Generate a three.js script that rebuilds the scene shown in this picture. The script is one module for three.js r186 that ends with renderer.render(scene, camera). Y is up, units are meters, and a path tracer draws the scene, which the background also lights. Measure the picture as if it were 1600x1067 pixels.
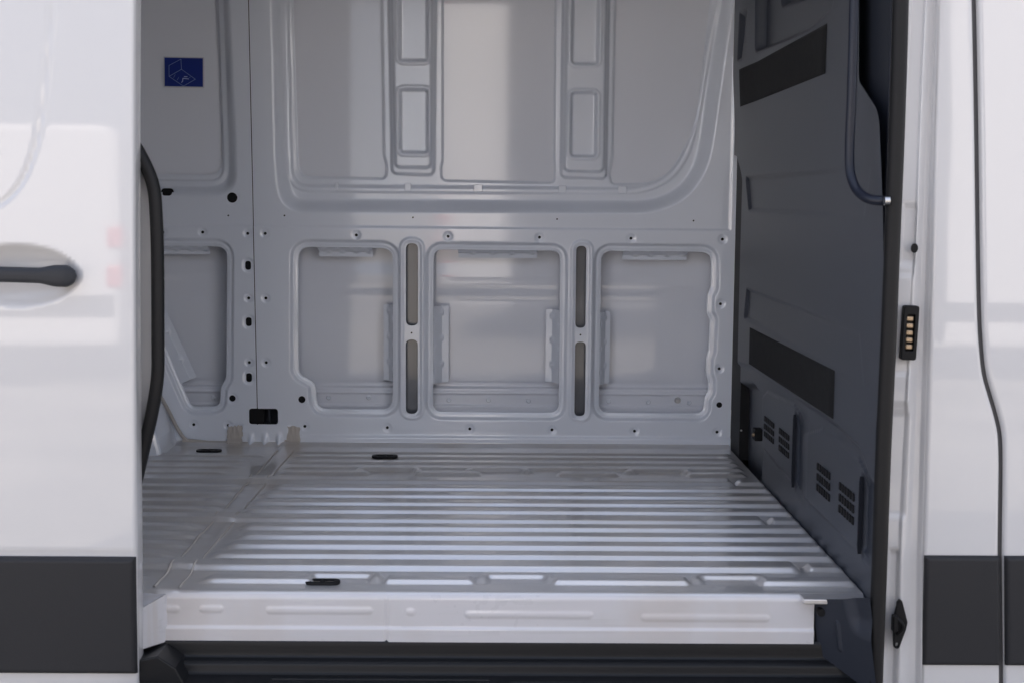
import * as THREE from 'three';
import { mergeGeometries } from 'three/addons/utils/BufferGeometryUtils.js';
import { RoundedBoxGeometry } from 'three/addons/geometries/RoundedBoxGeometry.js';

// ---------- camera, sky, sun, exposure ----------
const scene = new THREE.Scene();
const camera = new THREE.PerspectiveCamera(28.509, 1.5, 0.05, 600);
camera.position.set(0,0.8,2.75); camera.up.set(-0.00652,0.99462,-0.10336); camera.lookAt(0.03125,0.38675,-1.22847);
camera.focus = 4.1; camera.userData.fStop = 9;
const renderer = new THREE.WebGLRenderer();
renderer.toneMapping = THREE.LinearToneMapping;
renderer.toneMappingExposure = 4.85;
renderer.shadowMap.enabled = true;

const SUN = new THREE.Vector3(-0.22, 0.64, -0.74).normalize();
function noiseGrid(seed, n) { let s = seed >>> 0; const a = new Float32Array(n * n);
  for (let i = 0; i < n * n; i++) { s = (s + 0x6D2B79F5) >>> 0; let t = Math.imul(s ^ (s >>> 15), 1 | s); t = (t + Math.imul(t ^ (t >>> 7), 61 | t)) ^ t; a[i] = ((t ^ (t >>> 14)) >>> 0) / 4294967296; } return a; }
const NG = noiseGrid(7, 256);
const sm = (t) => t * t * (3 - 2 * t);
function vnoise(x, y, per = 256) { const xi = Math.floor(x), yi = Math.floor(y), fx = sm(x - xi), fy = sm(y - yi);
  const g = (a, b) => NG[(((b % per) + per) % per) * 256 + (((a % per) + per) % per)];
  return (g(xi, yi) * (1 - fx) + g(xi + 1, yi) * fx) * (1 - fy) + (g(xi, yi + 1) * (1 - fx) + g(xi + 1, yi + 1) * fx) * fy; }
function fbm(x, y, o = 4, per = 256) { let s = 0, a = .5, t = 0; for (let i = 0; i < o; i++) { s += a * vnoise(x, y, per); t += a; x *= 2; y *= 2; per = Math.min(256, per * 2); a *= .5; } return s / t; }
{ const w = 512, h = 256, d = new Float32Array(w * h * 4);
  for (let j = 0; j < h; j++) for (let i = 0; i < w; i++) {
    const el = (j + .5) / h * Math.PI - Math.PI / 2, k = (j * w + i) * 4, up = Math.max(0, Math.sin(el));
    const c = Math.min(1, Math.max(0, (fbm(i / w * 16, el * 7 + 30, 5, 16) - .46) * 3.2)) * Math.min(1, up * 4 + .35);
    const b = Math.pow(1 - up, 3), base = [.34 + .46 * b, .43 + .40 * b, .66 + .22 * b];
    const cl = [.98, .97, .96];
    for (let q = 0; q < 3; q++) d[k + q] = (base[q] * (1 - c) + cl[q] * c) * .36;
    if (el < 0) { d[k] = .40; d[k + 1] = .39; d[k + 2] = .38; }
    d[k + 3] = 1;
  }
  const t = new THREE.DataTexture(d, w, h, THREE.RGBAFormat, THREE.FloatType);
  t.mapping = THREE.EquirectangularReflectionMapping; t.magFilter = THREE.LinearFilter; t.minFilter = THREE.LinearFilter; t.wrapS = THREE.RepeatWrapping; t.needsUpdate = true;
  scene.background = t; scene.environment = t; }
const sun = new THREE.DirectionalLight(0xfff5ec, 5);
sun.position.copy(SUN).multiplyScalar(40); sun.castShadow = true; sun.shadow.mapSize.set(4096, 4096);
Object.assign(sun.shadow.camera, { left: -20, right: 20, top: 20, bottom: -20, near: 1, far: 120 });
scene.add(sun);

// ---------- textures and materials ----------
function dataTex(n, fn, srgb) { const d = new Uint8Array(n * n * 4);
  for (let j = 0; j < n; j++) for (let i = 0; i < n; i++) { const v = fn(i / n, j / n), k = (j * n + i) * 4; const a = Array.isArray(v) ? v : [v, v, v];
    for (let q = 0; q < 3; q++) d[k + q] = Math.max(0, Math.min(255, a[q] * 255)); d[k + 3] = 255; }
  const t = new THREE.DataTexture(d, n, n); t.wrapS = t.wrapT = THREE.RepeatWrapping; t.magFilter = THREE.LinearFilter; t.minFilter = THREE.LinearMipmapLinearFilter; t.generateMipmaps = true;
  if (srgb) t.colorSpace = THREE.SRGBColorSpace; t.needsUpdate = true; return t; }
const rep = (t, r) => { const c = t.clone(); c.repeat.set(r, r); c.needsUpdate = true; return c; };
const tRough = dataTex(512, (x, y) => { const a = fbm(x * 8, y * 8, 5, 8), b = fbm(x * 64 + 9, y * 64, 3, 64); return .62 + .45 * (a - .5) + .3 * (b - .5); });
const tPeel = dataTex(512, (x, y) => fbm(x * 64, y * 64, 3, 64));
const tDust = dataTex(1024, (x, y) => { const a = fbm(x * 6, y * 6, 5, 6), b = vnoise(x * 250, y * 250, 250), c = fbm(x * 5 + 40, y * 120, 3, 120), e = fbm(x * 3 + 9, y * 3 + 70, 4, 3), g = 1 - Math.max(0, a - .5) * .10 - (b > .985 ? .10 : 0) - Math.max(0, c - .66) * .15 * (e > .5 ? 1 : .3); return [g, g * (.995 - Math.max(0, a - .5) * .06), g * (.985 - Math.max(0, a - .5) * .12)]; }, true);
const tGrain = dataTex(512, (x, y) => .5 * vnoise(x * 128, y * 128, 128) + .5 * vnoise(x * 250 + 3, y * 250, 250));
const tFelt = dataTex(512, (x, y) => { const v = .5 + .5 * (vnoise(x * 250, y * 250, 250) - .5) + .3 * (fbm(x * 20, y * 20, 3, 20) - .5); return v; }, true);
const tGround = dataTex(1024, (x, y) => { const v = .72 + .5 * (fbm(x * 8, y * 8, 6, 8) - .5) + .25 * (vnoise(x * 256, y * 256, 256) - .5); return [v, v * .985, v * .96]; }, true);
const phys = (o) => new THREE.MeshPhysicalMaterial(Object.assign({ side: THREE.DoubleSide }, o));
const rgb = (r, g, b) => new THREE.Color().setRGB(r, g, b);
const M = {
  paint: phys({ color: rgb(.80, .84, .915), roughness: .32, ior: 1.6, roughnessMap: tRough, clearcoat: 1, clearcoatRoughness: .06, bumpMap: tPeel, bumpScale: .00006 }),
  floor: phys({ color: rgb(.645, .64, .645), roughness: .30, metalness: .5, map: tDust, clearcoat: .7, clearcoatRoughness: .06 }),
  skin: phys({ color: rgb(.81, .835, .90), roughness: .18, ior: 1.33, roughnessMap: tRough, clearcoat: 1, clearcoatRoughness: .05 }),
  sill: phys({ map: tDust, color: rgb(.57, .57, .60), roughness: .6, roughnessMap: tRough, clearcoat: .9, clearcoatRoughness: .1 }),
  white: phys({ color: rgb(.60, .595, .60), roughness: .5, ior: 1.45, clearcoat: 1, clearcoatRoughness: .03, bumpMap: rep(tPeel, 2), bumpScale: .00004 }),
  trim: phys({ specularIntensity: .5, color: rgb(.027, .0272, .030), roughness: .58, bumpMap: rep(tGrain, 4), bumpScale: .0002 }),
  handle: phys({ specularIntensity: .5, color: rgb(.03, .032, .038), roughness: .42, bumpMap: rep(tGrain, 6), bumpScale: .0001 }),
  bulk: phys({ color: rgb(.037, .043, .058), roughness: .5, bumpMap: rep(tGrain, 3), bumpScale: .00022, clearcoat: .25, clearcoatRoughness: .35 }),
  bulkDark: phys({ specularIntensity: .5, color: rgb(.028, .032, .043), roughness: .55 }),
  tube: phys({ specularIntensity: .5, color: rgb(.013, .016, .028), roughness: .38, clearcoat: .25, clearcoatRoughness: .2 }),
  felt: phys({ color: rgb(.024, .024, .026), roughness: .95, map: rep(tFelt, 4), bumpMap: rep(tFelt, 4), bumpScale: .0006 }),
  rubber: phys({ specularIntensity: .5, color: rgb(.010, .010, .011), roughness: .48, bumpMap: rep(tGrain, 6), bumpScale: .0001 }),
  step: phys({ specularIntensity: .5, color: rgb(.011, .0115, .013), roughness: .36 }),
  black: phys({ specularIntensity: .5, color: rgb(.006, .006, .007), roughness: .6 }),
  seal: phys({ color: rgb(.50, .46, .42), roughness: .6 }),
  steel: phys({ color: rgb(.6, .6, .6), roughness: .3, metalness: 1 }),
  brass: phys({ color: rgb(.42, .32, .22), roughness: .5, metalness: 1 }),
  seam: phys({ color: rgb(.09, .088, .092), roughness: .6 }),
  gap: phys({ specularIntensity: .4, color: rgb(.010, .012, .018), roughness: .7 }),
  cavity: phys({ color: rgb(.10, .106, .122), roughness: .25, clearcoat: 1, clearcoatRoughness: .08 }),
  tan: phys({ color: rgb(.14, .12, .10), roughness: .5 }),
  glass: phys({ color: rgb(.015, .017, .02), roughness: .06, clearcoat: 1, clearcoatRoughness: .02 }),
  red: phys({ color: rgb(.5, .01, .01), roughness: .2, clearcoat: 1 }),
  ground: phys({ color: rgb(.46, .445, .42), roughness: .9, map: rep(tGround, .25) }),
  wall: phys({ color: rgb(.3, .29, .28), roughness: .85 }),
};

// ---------- helpers ----------
const used = {};
const numbered = (n) => { const k = used[n] = (used[n] ?? -1) + 1; return k ? n + '_' + String(k).padStart(3, '0') : n; };
const van = new THREE.Group(); van.name = 'cargo_van'; van.position.set(0, -0.62, 0);
van.userData = { label: 'white cargo van with its side door slid open showing the bare grey load space', category: 'van' };
scene.add(van);
function mesh(name, geo, mat, parent, label) {
  const m = new THREE.Mesh(Array.isArray(geo) ? mergeGeometries(geo.map(clean)) : geo, mat); m.name = numbered(name); m.castShadow = m.receiveShadow = true;
  if (parent === van) m.position.y = .62; if (label) m.userData.label = label; parent.add(m); return m; }
function clean(g) { g = g.index ? g.toNonIndexed() : g; const o = new THREE.BufferGeometry(); for (const a of ['position', 'normal', 'uv']) o.setAttribute(a, g.attributes[a] || new THREE.BufferAttribute(new Float32Array(g.attributes.position.count * 2), 2)); return o; }
const ss = (a, b, x) => { let t = (x - a) / (b - a); t = t < 0 ? 0 : t > 1 ? 1 : t; return t * t * (3 - 2 * t); };
const lin = (a, b, x) => { const t = (x - a) / (b - a); return t < 0 ? 0 : t > 1 ? 1 : t; };
// polygon with rounded corners: corners [x, y, r]
function rpoly(cs, seg = 7) { const out = [], n = cs.length;
  for (let i = 0; i < n; i++) { const [x, y, r = 0] = cs[i], p = cs[(i + n - 1) % n], q = cs[(i + 1) % n];
    if (!r) { out.push([x, y]); continue; }
    let ax = p[0] - x, ay = p[1] - y, bx = q[0] - x, by = q[1] - y; const la = Math.hypot(ax, ay), lb = Math.hypot(bx, by); ax /= la; ay /= la; bx /= lb; by /= lb;
    const k = Math.min(r / Math.tan(Math.acos(Math.max(-1, Math.min(1, ax * bx + ay * by))) / 2), la * .48, lb * .48);
    for (let s = 0; s <= seg; s++) { const t = s / seg, u = 1 - t; out.push([x + ax * k * u * u + bx * k * t * t, y + ay * k * u * u + by * k * t * t]); } }
  return out; }
// signed distance to a polygon, negative inside; 1 when farther than `far`
function sdf(pts, far = .08) { let x0 = 9, x1 = -9, y0 = 9, y1 = -9; for (const [x, y] of pts) { x0 = Math.min(x0, x); x1 = Math.max(x1, x); y0 = Math.min(y0, y); y1 = Math.max(y1, y); }
  const n = pts.length, A = new Float64Array(n * 2); pts.forEach(([x, y], i) => { A[2 * i] = x; A[2 * i + 1] = y; });
  const f = (x, y) => { if (x < x0 - far || x > x1 + far || y < y0 - far || y > y1 + far) return 1;
    let d = 1e9, inside = false;
    for (let i = 0, j = n - 1; i < n; j = i++) { const ax = A[2 * i], ay = A[2 * i + 1], bx = A[2 * j], by = A[2 * j + 1], ex = bx - ax, ey = by - ay, wx = x - ax, wy = y - ay;
      let t = (wx * ex + wy * ey) / (ex * ex + ey * ey); t = t < 0 ? 0 : t > 1 ? 1 : t; const dx = wx - ex * t, dy = wy - ey * t, q = dx * dx + dy * dy; if (q < d) d = q;
      if ((ay > y) !== (by > y) && x < (bx - ax) * (y - ay) / (by - ay) + ax) inside = !inside; }
    d = Math.sqrt(d); return inside ? -d : d; };
  f.pts = pts; return f; }
const rrect = (x0, y0, x1, y1, r) => rpoly([[x0, y0, r], [x1, y0, r], [x1, y1, r], [x0, y1, r]]);
const range = (...segs) => { const o = [segs[0]]; for (let i = 1; i < segs.length; i += 2) { const a = o[o.length - 1], b = segs[i], n = Math.max(1, Math.round(Math.abs(b - a) / segs[i + 1])); for (let k = 1; k <= n; k++) o.push(a + (b - a) * k / n); } return o; };
// pressed sheet: a grid of (u, v) displaced by h and cut where keep < 0
function sheet(us, vs, h, map, keep, flip) {
  const nu = us.length, nv = vs.length, N = nu * nv, P = new Float32Array(N * 3), K = keep ? new Float32Array(N) : null;
  for (let j = 0; j < nv; j++) for (let i = 0; i < nu; i++) { const k = j * nu + i, p = map(us[i], vs[j], h(us[i], vs[j])); P[3 * k] = p[0]; P[3 * k + 1] = p[1]; P[3 * k + 2] = p[2]; if (K) K[k] = keep(us[i], vs[j]); }
  const Nn = new Float32Array(N * 3), a = new THREE.Vector3(), b = new THREE.Vector3();
  for (let j = 0; j < nv; j++) for (let i = 0; i < nu; i++) { const k = j * nu + i, l = j * nu + Math.max(0, i - 1), r = j * nu + Math.min(nu - 1, i + 1), d = Math.max(0, j - 1) * nu + i, t = Math.min(nv - 1, j + 1) * nu + i;
    a.set(P[3 * r] - P[3 * l], P[3 * r + 1] - P[3 * l + 1], P[3 * r + 2] - P[3 * l + 2]); b.set(P[3 * t] - P[3 * d], P[3 * t + 1] - P[3 * d + 1], P[3 * t + 2] - P[3 * d + 2]); a.cross(b).normalize(); if (flip) a.negate();
    Nn[3 * k] = a.x; Nn[3 * k + 1] = a.y; Nn[3 * k + 2] = a.z; }
  const pos = Array.from({ length: 0 }), px = [], nn = [], uv = [], idx = [];
  for (let k = 0; k < N; k++) { px.push(P[3 * k], P[3 * k + 1], P[3 * k + 2]); nn.push(Nn[3 * k], Nn[3 * k + 1], Nn[3 * k + 2]); uv.push(us[k % nu], vs[(k / nu) | 0]); }
  const cut = new Map();
  const mid = (i, j) => { const key = i < j ? i * N + j : j * N + i; let m = cut.get(key); if (m !== undefined) return m; const t = K[i] / (K[i] - K[j]); m = px.length / 3;
    for (let q = 0; q < 3; q++) { px.push(px[3 * i + q] + (px[3 * j + q] - px[3 * i + q]) * t); nn.push(nn[3 * i + q] + (nn[3 * j + q] - nn[3 * i + q]) * t); }
    for (let q = 0; q < 2; q++) uv.push(uv[2 * i + q] + (uv[2 * j + q] - uv[2 * i + q]) * t); cut.set(key, m); return m; };
  const tri = (...t) => { if (!K) { idx.push(...t); return; } const inn = t.map((i) => K[i] >= 0), c = inn[0] + inn[1] + inn[2]; if (c === 3) { idx.push(...t); return; } if (!c) return;
    const poly = []; for (let e = 0; e < 3; e++) { const i = t[e], j = t[(e + 1) % 3]; if (inn[e]) poly.push(i); if (inn[e] !== inn[(e + 1) % 3]) poly.push(mid(i, j)); }
    for (let e = 1; e + 1 < poly.length; e++) idx.push(poly[0], poly[e], poly[e + 1]); };
  for (let j = 0; j + 1 < nv; j++) for (let i = 0; i + 1 < nu; i++) { const k = j * nu + i; if (flip) { tri(k, k + nu, k + 1); tri(k + 1, k + nu, k + nu + 1); } else { tri(k, k + 1, k + nu); tri(k + 1, k + nu + 1, k + nu); } }
  const g = new THREE.BufferGeometry(); g.setAttribute('position', new THREE.BufferAttribute(new Float32Array(px), 3)); g.setAttribute('normal', new THREE.BufferAttribute(new Float32Array(nn), 3)); g.setAttribute('uv', new THREE.BufferAttribute(new Float32Array(uv), 2)); g.setIndex(idx); return g; }
const V3 = (p) => new THREE.Vector3(p[0], p[1], p[2]);
function tube(pts, r, closed = false, n = 0, rs = 8, tension = .5) { const c = new THREE.CatmullRomCurve3(pts.map(V3), closed, 'centripetal', tension); return new THREE.TubeGeometry(c, n || pts.length * 4, r, rs, closed); }
function rim(pts, z, r) { const c = new THREE.CurvePath(), v = pts.map(([x, y]) => new THREE.Vector3(x, y, z)); const n = v.length; for (let i = 0; i < n; i++) if (v[i].distanceTo(v[(i + 1) % n]) > 1e-5) c.add(new THREE.LineCurve3(v[i], v[(i + 1) % n])); return rimTube(v, r); }
function rimTube(v, r) { // sweep a small hexagon along a closed planar loop
  const n = v.length, s = 8, pos = [], nor = [], idx = [];
  for (let i = 0; i < n; i++) { const p = v[(i + n - 1) % n], q = v[(i + 1) % n], t = q.clone().sub(p).normalize(), o = new THREE.Vector3(t.y, -t.x, 0);
    for (let k = 0; k < s; k++) { const a = k / s * Math.PI * 2, d = o.clone().multiplyScalar(Math.cos(a)); d.z += Math.sin(a); pos.push(v[i].x + d.x * r, v[i].y + d.y * r, v[i].z + d.z * r); nor.push(d.x, d.y, d.z); } }
  for (let i = 0; i < n; i++) for (let k = 0; k < s; k++) { const a = i * s + k, b = i * s + (k + 1) % s, c = ((i + 1) % n) * s + k, d = ((i + 1) % n) * s + (k + 1) % s; idx.push(a, c, b, b, c, d); }
  const g = new THREE.BufferGeometry(); g.setAttribute('position', new THREE.Float32BufferAttribute(pos, 3)); g.setAttribute('normal', new THREE.Float32BufferAttribute(nor, 3)); g.setAttribute('uv', new THREE.Float32BufferAttribute(new Float32Array(pos.length / 3 * 2), 2)); g.setIndex(idx); return g; }
function box(x0, y0, z0, x1, y1, z1, r = 0) { const w = x1 - x0, h = y1 - y0, d = z1 - z0; const g = r ? new RoundedBoxGeometry(w, h, d, 2, Math.min(r, w * .49, h * .49, d * .49)) : new THREE.BoxGeometry(w, h, d); g.translate((x0 + x1) / 2, (y0 + y1) / 2, (z0 + z1) / 2); return g; }
function extr(pts, depth, bevel = 0, holes = []) { const s = new THREE.Shape(pts.map(([x, y]) => new THREE.Vector2(x, y))); for (const h of holes) s.holes.push(new THREE.Path(h.map(([x, y]) => new THREE.Vector2(x, y)))); return new THREE.ExtrudeGeometry(s, { depth, bevelEnabled: bevel > 0, bevelSize: bevel, bevelThickness: bevel, bevelSegments: 2, bevelOffset: -bevel, curveSegments: 8 }); }

// ---------- ground and the vehicles opposite ----------
{ const g = new THREE.PlaneGeometry(500, 500); g.rotateX(-Math.PI / 2); const uv = g.attributes.uv; for (let i = 0; i < uv.count; i++) uv.setXY(i, uv.getX(i) * 500, uv.getY(i) * 500);
  const m = new THREE.Mesh(g, M.ground); m.name = 'ground'; m.position.y = -.62; m.receiveShadow = true; m.userData = { kind: 'structure' }; scene.add(m); }
function otherVan(x, z, len, h, label, openings, dark, kind = 'van') {
  const g = new THREE.Group(); g.name = numbered('parked_' + kind); g.position.set(x, -.62, z); g.userData = { label, category: kind }; scene.add(g);
  const side = rpoly([[0, .35, .1], [len, .35, .1], [len, 1.15, .3], [len - .9, 1.35, .2], [len - 1.7, h, .35], [0, h, .2]]);
  const b = extr(side, 1.85, .06); mesh('body', b, M.white, g);
  mesh('side_trim', [box(.05, .62, -.08, len - .05, .80, 0, .01), box(.05, .62, 1.85, len - .05, .80, 1.93, .01)], M.trim, g);
  for (const [a, b, c, d] of openings) for (const q of [-.075, 1.86]) mesh('window', box(a, b, q, c, d, q + .066, .012), dark || M.glass, g);
  for (const wx of [.95, len - 1.05]) for (const wz of [-.03, 1.65]) { const w = new THREE.CylinderGeometry(.34, .34, .24, 28); w.rotateX(Math.PI / 2); w.translate(wx, .34, wz + .1); mesh('wheel', w, M.rubber, g); }
  for (const wz of [0, 1.6]) mesh('tail_lamp', [box(-.02, 1.22, wz - .085, .10, 1.42, wz + .335, .02), box(-.02, .86, wz - .085, .10, 1.06, wz + .335, .02)], M.red, g);
  return g; }
{ const a = otherVan(-2.75, 7.6, 5.4, 2.35, 'white van parked opposite, mirrored with its red tail lamp in the sliding door', [[2.2, 1.25, 3.4, 1.95]]); a.rotation.y = Math.PI; a.position.z = 9.2; 
  otherVan(-.62, 7.4, 6.4, 3.7, 'tall white truck parked opposite, mirrored as a pale band in the load space wall', [[.66, .42, 3.9, 3.52]], M.trim, 'truck'); }

// ---------- far side wall of the load space ----------
const WZ = -1.62, SEAMX = (y) => -.8125 + (1.432 - y) * .0095;
const map3 = (u, v, h) => [u, v, WZ + h];
// upper pressing, holes and pillars
const W1 = sdf(rpoly([[-0.7477,2.1,.1], [-0.7323,0.9427,.0], [-0.7198,0.7644,.155], [0.6492,0.7702,.26], [0.7304,1.4453,.5], [0.7282,2.1139,.1]], 14), .03);
const W1in = sdf(rpoly([[-0.7214,2.091,.1], [-0.7044,0.9873,0], [-0.6997,0.8286,.12], [0.5903,0.8277,.24], [0.7011,1.45,.4], [0.71,2.1044,.1]], 14), .03);
const P1 = sdf(rpoly([[-0.6914,2.0718,.05], [-0.6653,0.9526,0], [-0.6598,0.8785,.075], [-0.3855,0.8764,.012], [-0.3833,0.9156,.02], [-0.3915,0.9464,.02], [-0.4066,2.0745,.05]], 10), .03);
const P2 = sdf(rpoly([[-0.1924,2.0765,.05], [-0.1911,0.9294,.02], [-0.1962,0.9087,.015], [-0.1941,0.8716,.014], [0.1662,0.866,.014], [0.1657,0.9114,.015], [0.1633,0.9403,.02], [0.1616,2.0798,.05]], 10), .03);
const P3 = sdf(rpoly([[0.366,2.0817,.05], [0.3617,0.9521,.02], [0.3534,0.8922,.02], [0.3601,0.8633,.012], [0.5311,0.8666,.2], [0.6273,1.0508,.35], [0.664,1.4497,.4], [0.6781,2.0846,.05]], 10), .03);
const PB = [sdf(rpoly([[-0.3803,2.0942,.02], [-0.3605,0.8869,.02], [-0.2232,0.8838,.02], [-0.2127,2.0958,.02]]), .03), sdf(rpoly([[0.1917,2.0996,.02], [0.189,0.8786,.02], [0.3391,0.8755,.02], [0.3414,2.101,.02]]), .03)];
const PM = [sdf(rpoly([[-0.3702,2.0943,.02], [-0.3501,0.9076,.02], [-0.2316,0.9064,.02], [-0.2228,2.0957,.02]]), .03), sdf(rpoly([[0.2038,2.0997,.02], [0.1992,0.8993,.02], [0.3304,0.8982,.02], [0.3313,2.1009,.02]]), .03)];
const POCK = [rrect(-0.3329,0.9559, -0.2424,1.1579, .014), rrect(-0.3345,1.2479, -0.2427,1.5566, .014), rrect(0.2198,0.9478, 0.3016,1.152, .014), rrect(0.2204,1.2423, 0.3041,1.5612, .014)].map((p) => sdf(p, .03));
// lower apertures
const APT = [
  rpoly([[-0.665,0.6512,.042], [-0.353,0.6493,.042], [-0.354,0.1163,.042], [-0.607,0.1169,.035], [-0.6126,0.2016,.028], [-0.6688,0.2351,.035]]),
  rpoly([[-0.2254,0.6461,.034], [0.1922,0.6448,.034], [0.1918,0.1091,.034], [-0.2268,0.1097,.034]]),
  rpoly([[0.3211,0.6457,.038], [0.6843,0.6442,.038], [0.6859,0.5255,.02], [0.6739,0.5024,.02], [0.6732,0.4417,.02], [0.6851,0.4208,.02], [0.6822,0.3177,.02], [0.6744,0.2944,.02], [0.6756,0.2394,.02], [0.6845,0.2183,.02], [0.6831,0.1844,.025], [0.671,0.1631,.02], [0.6679,0.1099,.045], [0.3202,0.1099,.036]]),
].map((p) => sdf(p, .045));
const SLOT = [rrect(-0.3136,0.3942, -0.2721,0.6644, .02), rrect(-0.3143,0.1049, -0.2731,0.3514, .02), rrect(0.24,0.3905, 0.2751,0.6599, .02), rrect(0.2403,0.1009, 0.2771,0.3477, .02)].map((p) => sdf(p, .03));
const SLOTR = [rrect(-0.3256,0.0942, -0.2596,0.6748, .033), rrect(0.231,0.0902, 0.2895,0.6704, .033)].map((p) => sdf(p, .03));
const holesR = [[-0.7681,0.6919], [-0.4731,0.6888], [-0.1756,0.6868], [0.1211,0.6858], [0.4182,0.6848], [0.7156,0.6838], [-0.7685,0.4821], [-0.7697,0.2724], [-0.6452,0.0624], [-0.374,0.0598], [-0.1026,0.0572], [0.1681,0.0557], [0.4404,0.0531], [0.7127,0.0515], [0.7143,0.4734], [0.715,0.2619]];
const dotsR = [[-0.7054,0.7501], [-0.2897,0.7469], [0.1776,0.7451], [0.6207,0.7431], [-0.294,0.3723], [0.258,0.3696]];
const bigR = [[-0.6539,0.1516, .0115, .010], [0.7178,0.1421, .0095, .009]].map((a) => a);
const RECT = sdf(rrect(-0.8279,0.0688, -0.7328,0.1204, .01), .03);
const dimples = (list, R, D) => (x, y) => { let h = 0; for (let i = 0; i < list.length; i++) { const dx = x - list[i][0], dy = y - list[i][1]; if (dx > R || dx < -R || dy > R || dy < -R) continue; const d = Math.hypot(dx, dy); if (d < R) h -= D * (1 - ss(R * .55, R, d)); } return h; };
const dimR = dimples(holesR, .017, .0028);
const CREASEY = (x) => .7165 - (x + .8) * .0015;
function hWall(x, y) {
  let h = 0;
  const d1 = W1(x, y);
  if (d1 < .03) {
    h -= .040 * ss(.006, -.040, d1);
    const di = W1in(x, y); if (di < .03) { h += .0035 * ss(.004, -.003, di) - .0035 * ss(-.012, -.017, di); 
      h -= .004 * ss(-.018, -.022, di); }
    for (const p of [P1, P2, P3]) { const d = p(x, y); if (d < .03) h -= .005 * ss(.009, .001, d); }
    for (let i = 0; i < 2; i++) { const d = PB[i](x, y); if (d < .03) { h += .013 * ss(.003, -.005, d); h += .015 * ss(.004, -.006, PM[i](x, y)); } }
    for (const p of POCK) { const d = p(x, y); if (d < .03) { h += .0035 * (ss(.014, .009, d) - ss(.005, .001, d)); h -= .014 * ss(.003, -.006, d); } }
    return h;
  }
  if (y > .9) return h + (x > .738 ? .003 * ss(.7375, .7415, x) : 0);
  h += .0035 * Math.max(ss(CREASEY(x) + .002, CREASEY(x) - .003, y), ss(.7375, .7415, x));
  for (const a of APT) { const d = a(x, y); if (d < .045) { h -= .0105 * ss(.024, .013, d); h -= .003 * ss(.007, .001, d); } }
  for (const a of SLOTR) { const d = a(x, y); if (d < .03) h += .004 * (ss(.009, .004, d) - ss(-.001, -.006, d)); }
  h += dimR(x, y);
  if (y < .06) { h += .006 * ss(.036, .026, y) + .012 * ss(.012, -.012, y); }
  return h;
}
const keepAll = (list) => (x, y) => { let k = 1; for (const f of list) { const d = f(x, y); if (d < k) k = d; } return k; };
const big = (x, y) => { let k = 1; for (const [a, b, r] of bigR) k = Math.min(k, Math.hypot(x - a, y - b) - r); return k; };
const cutR = keepAll([P1, P2, P3, ...APT, ...SLOT, RECT, big]);
const wallR = [sheet(range(-.815, .768, .0036), range(-.04, 1.46, .0036, 1.95, .03), hWall, map3, (x, y) => Math.min(cutR(x, y), x - SEAMX(y) - .001))];
for (const a of [...APT]) wallR.push(rim(a.pts, WZ - .0125, .0028));
for (const a of SLOT) wallR.push(rim(a.pts, WZ - .001, .0014));
const innerR = mesh('inner_side_panel', wallR, M.paint, van);
// small raised lands on the window flange
for (const [x0, y0, x1, y1] of [[-0.5458,0.8318, -0.5352,0.8587], [-0.319,0.8314, -0.2981,0.8584], [-0.094,0.8309, -0.065,0.856], [0.1833,0.8288, 0.208,0.8539], [0.3773,0.8282, 0.4061,0.8533]])
  mesh('flange_land', box(x0, y0, WZ - .0395, x1, y1, WZ - .0345, .002), M.paint, innerR);

// left of the seam
const W0 = sdf(rpoly([[-1.6984,2.0911,.1], [-0.8777,2.0988,.05], [-0.8753,1.4319,0], [-0.8614,0.9764,0], [-0.8595,0.8128,.125], [-1.743,0.8145,.05]], 14), .03);
const W0in = sdf(rpoly([[-1.6922,2.0819,.1], [-0.9049,2.0893,.05], [-0.9026,1.4366,0], [-0.8928,0.9858,0], [-0.8928,0.8458,.11], [-1.7348,0.8457,.05]], 14), .03);
const P0 = sdf(rpoly([[-1.6728,2.0626,.1], [-0.9315,2.0695,.05], [-0.9251,1.4364,0], [-0.9134,0.9898,0], [-0.913,0.8807,.085], [-1.7128,0.8809,.05]], 14), .03);
const A0 = sdf(rpoly([[-1.3149,0.6508,.04], [-0.8918,0.6517,.042], [-0.9013,0.2167,.03], [-0.9206,0.187,.03], [-0.9216,0.1213,.035], [-1.0222,0.1207,.03], [-1.1636,0.4711,.05], [-1.3158,0.6156,.02]]), .045);
const holesL = [[-1.0998,0.6936], [-0.825,0.6915], [-0.8246,0.4818], [-0.8253,0.2721], [-1.0105,0.0655], [-0.8972,0.0641], [-0.9708,0.6946]];
const dimL = dimples(holesL, .017, .0028);
const ovals = [[-0.8253,0.5879], [-0.8256,0.4044], [-0.827,0.2225]].map(([x, y]) => sdf(rrect(x - .0095, y - .0145, x + .0095, y + .0145, .0094), .03));
const RND = [[-0.8741,0.8065, .0165], [-0.8823,0.1534, .0105]];
const OV2 = sdf(rrect(-1.1008,0.811, -1.0695,0.8317, .01), .03);
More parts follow.
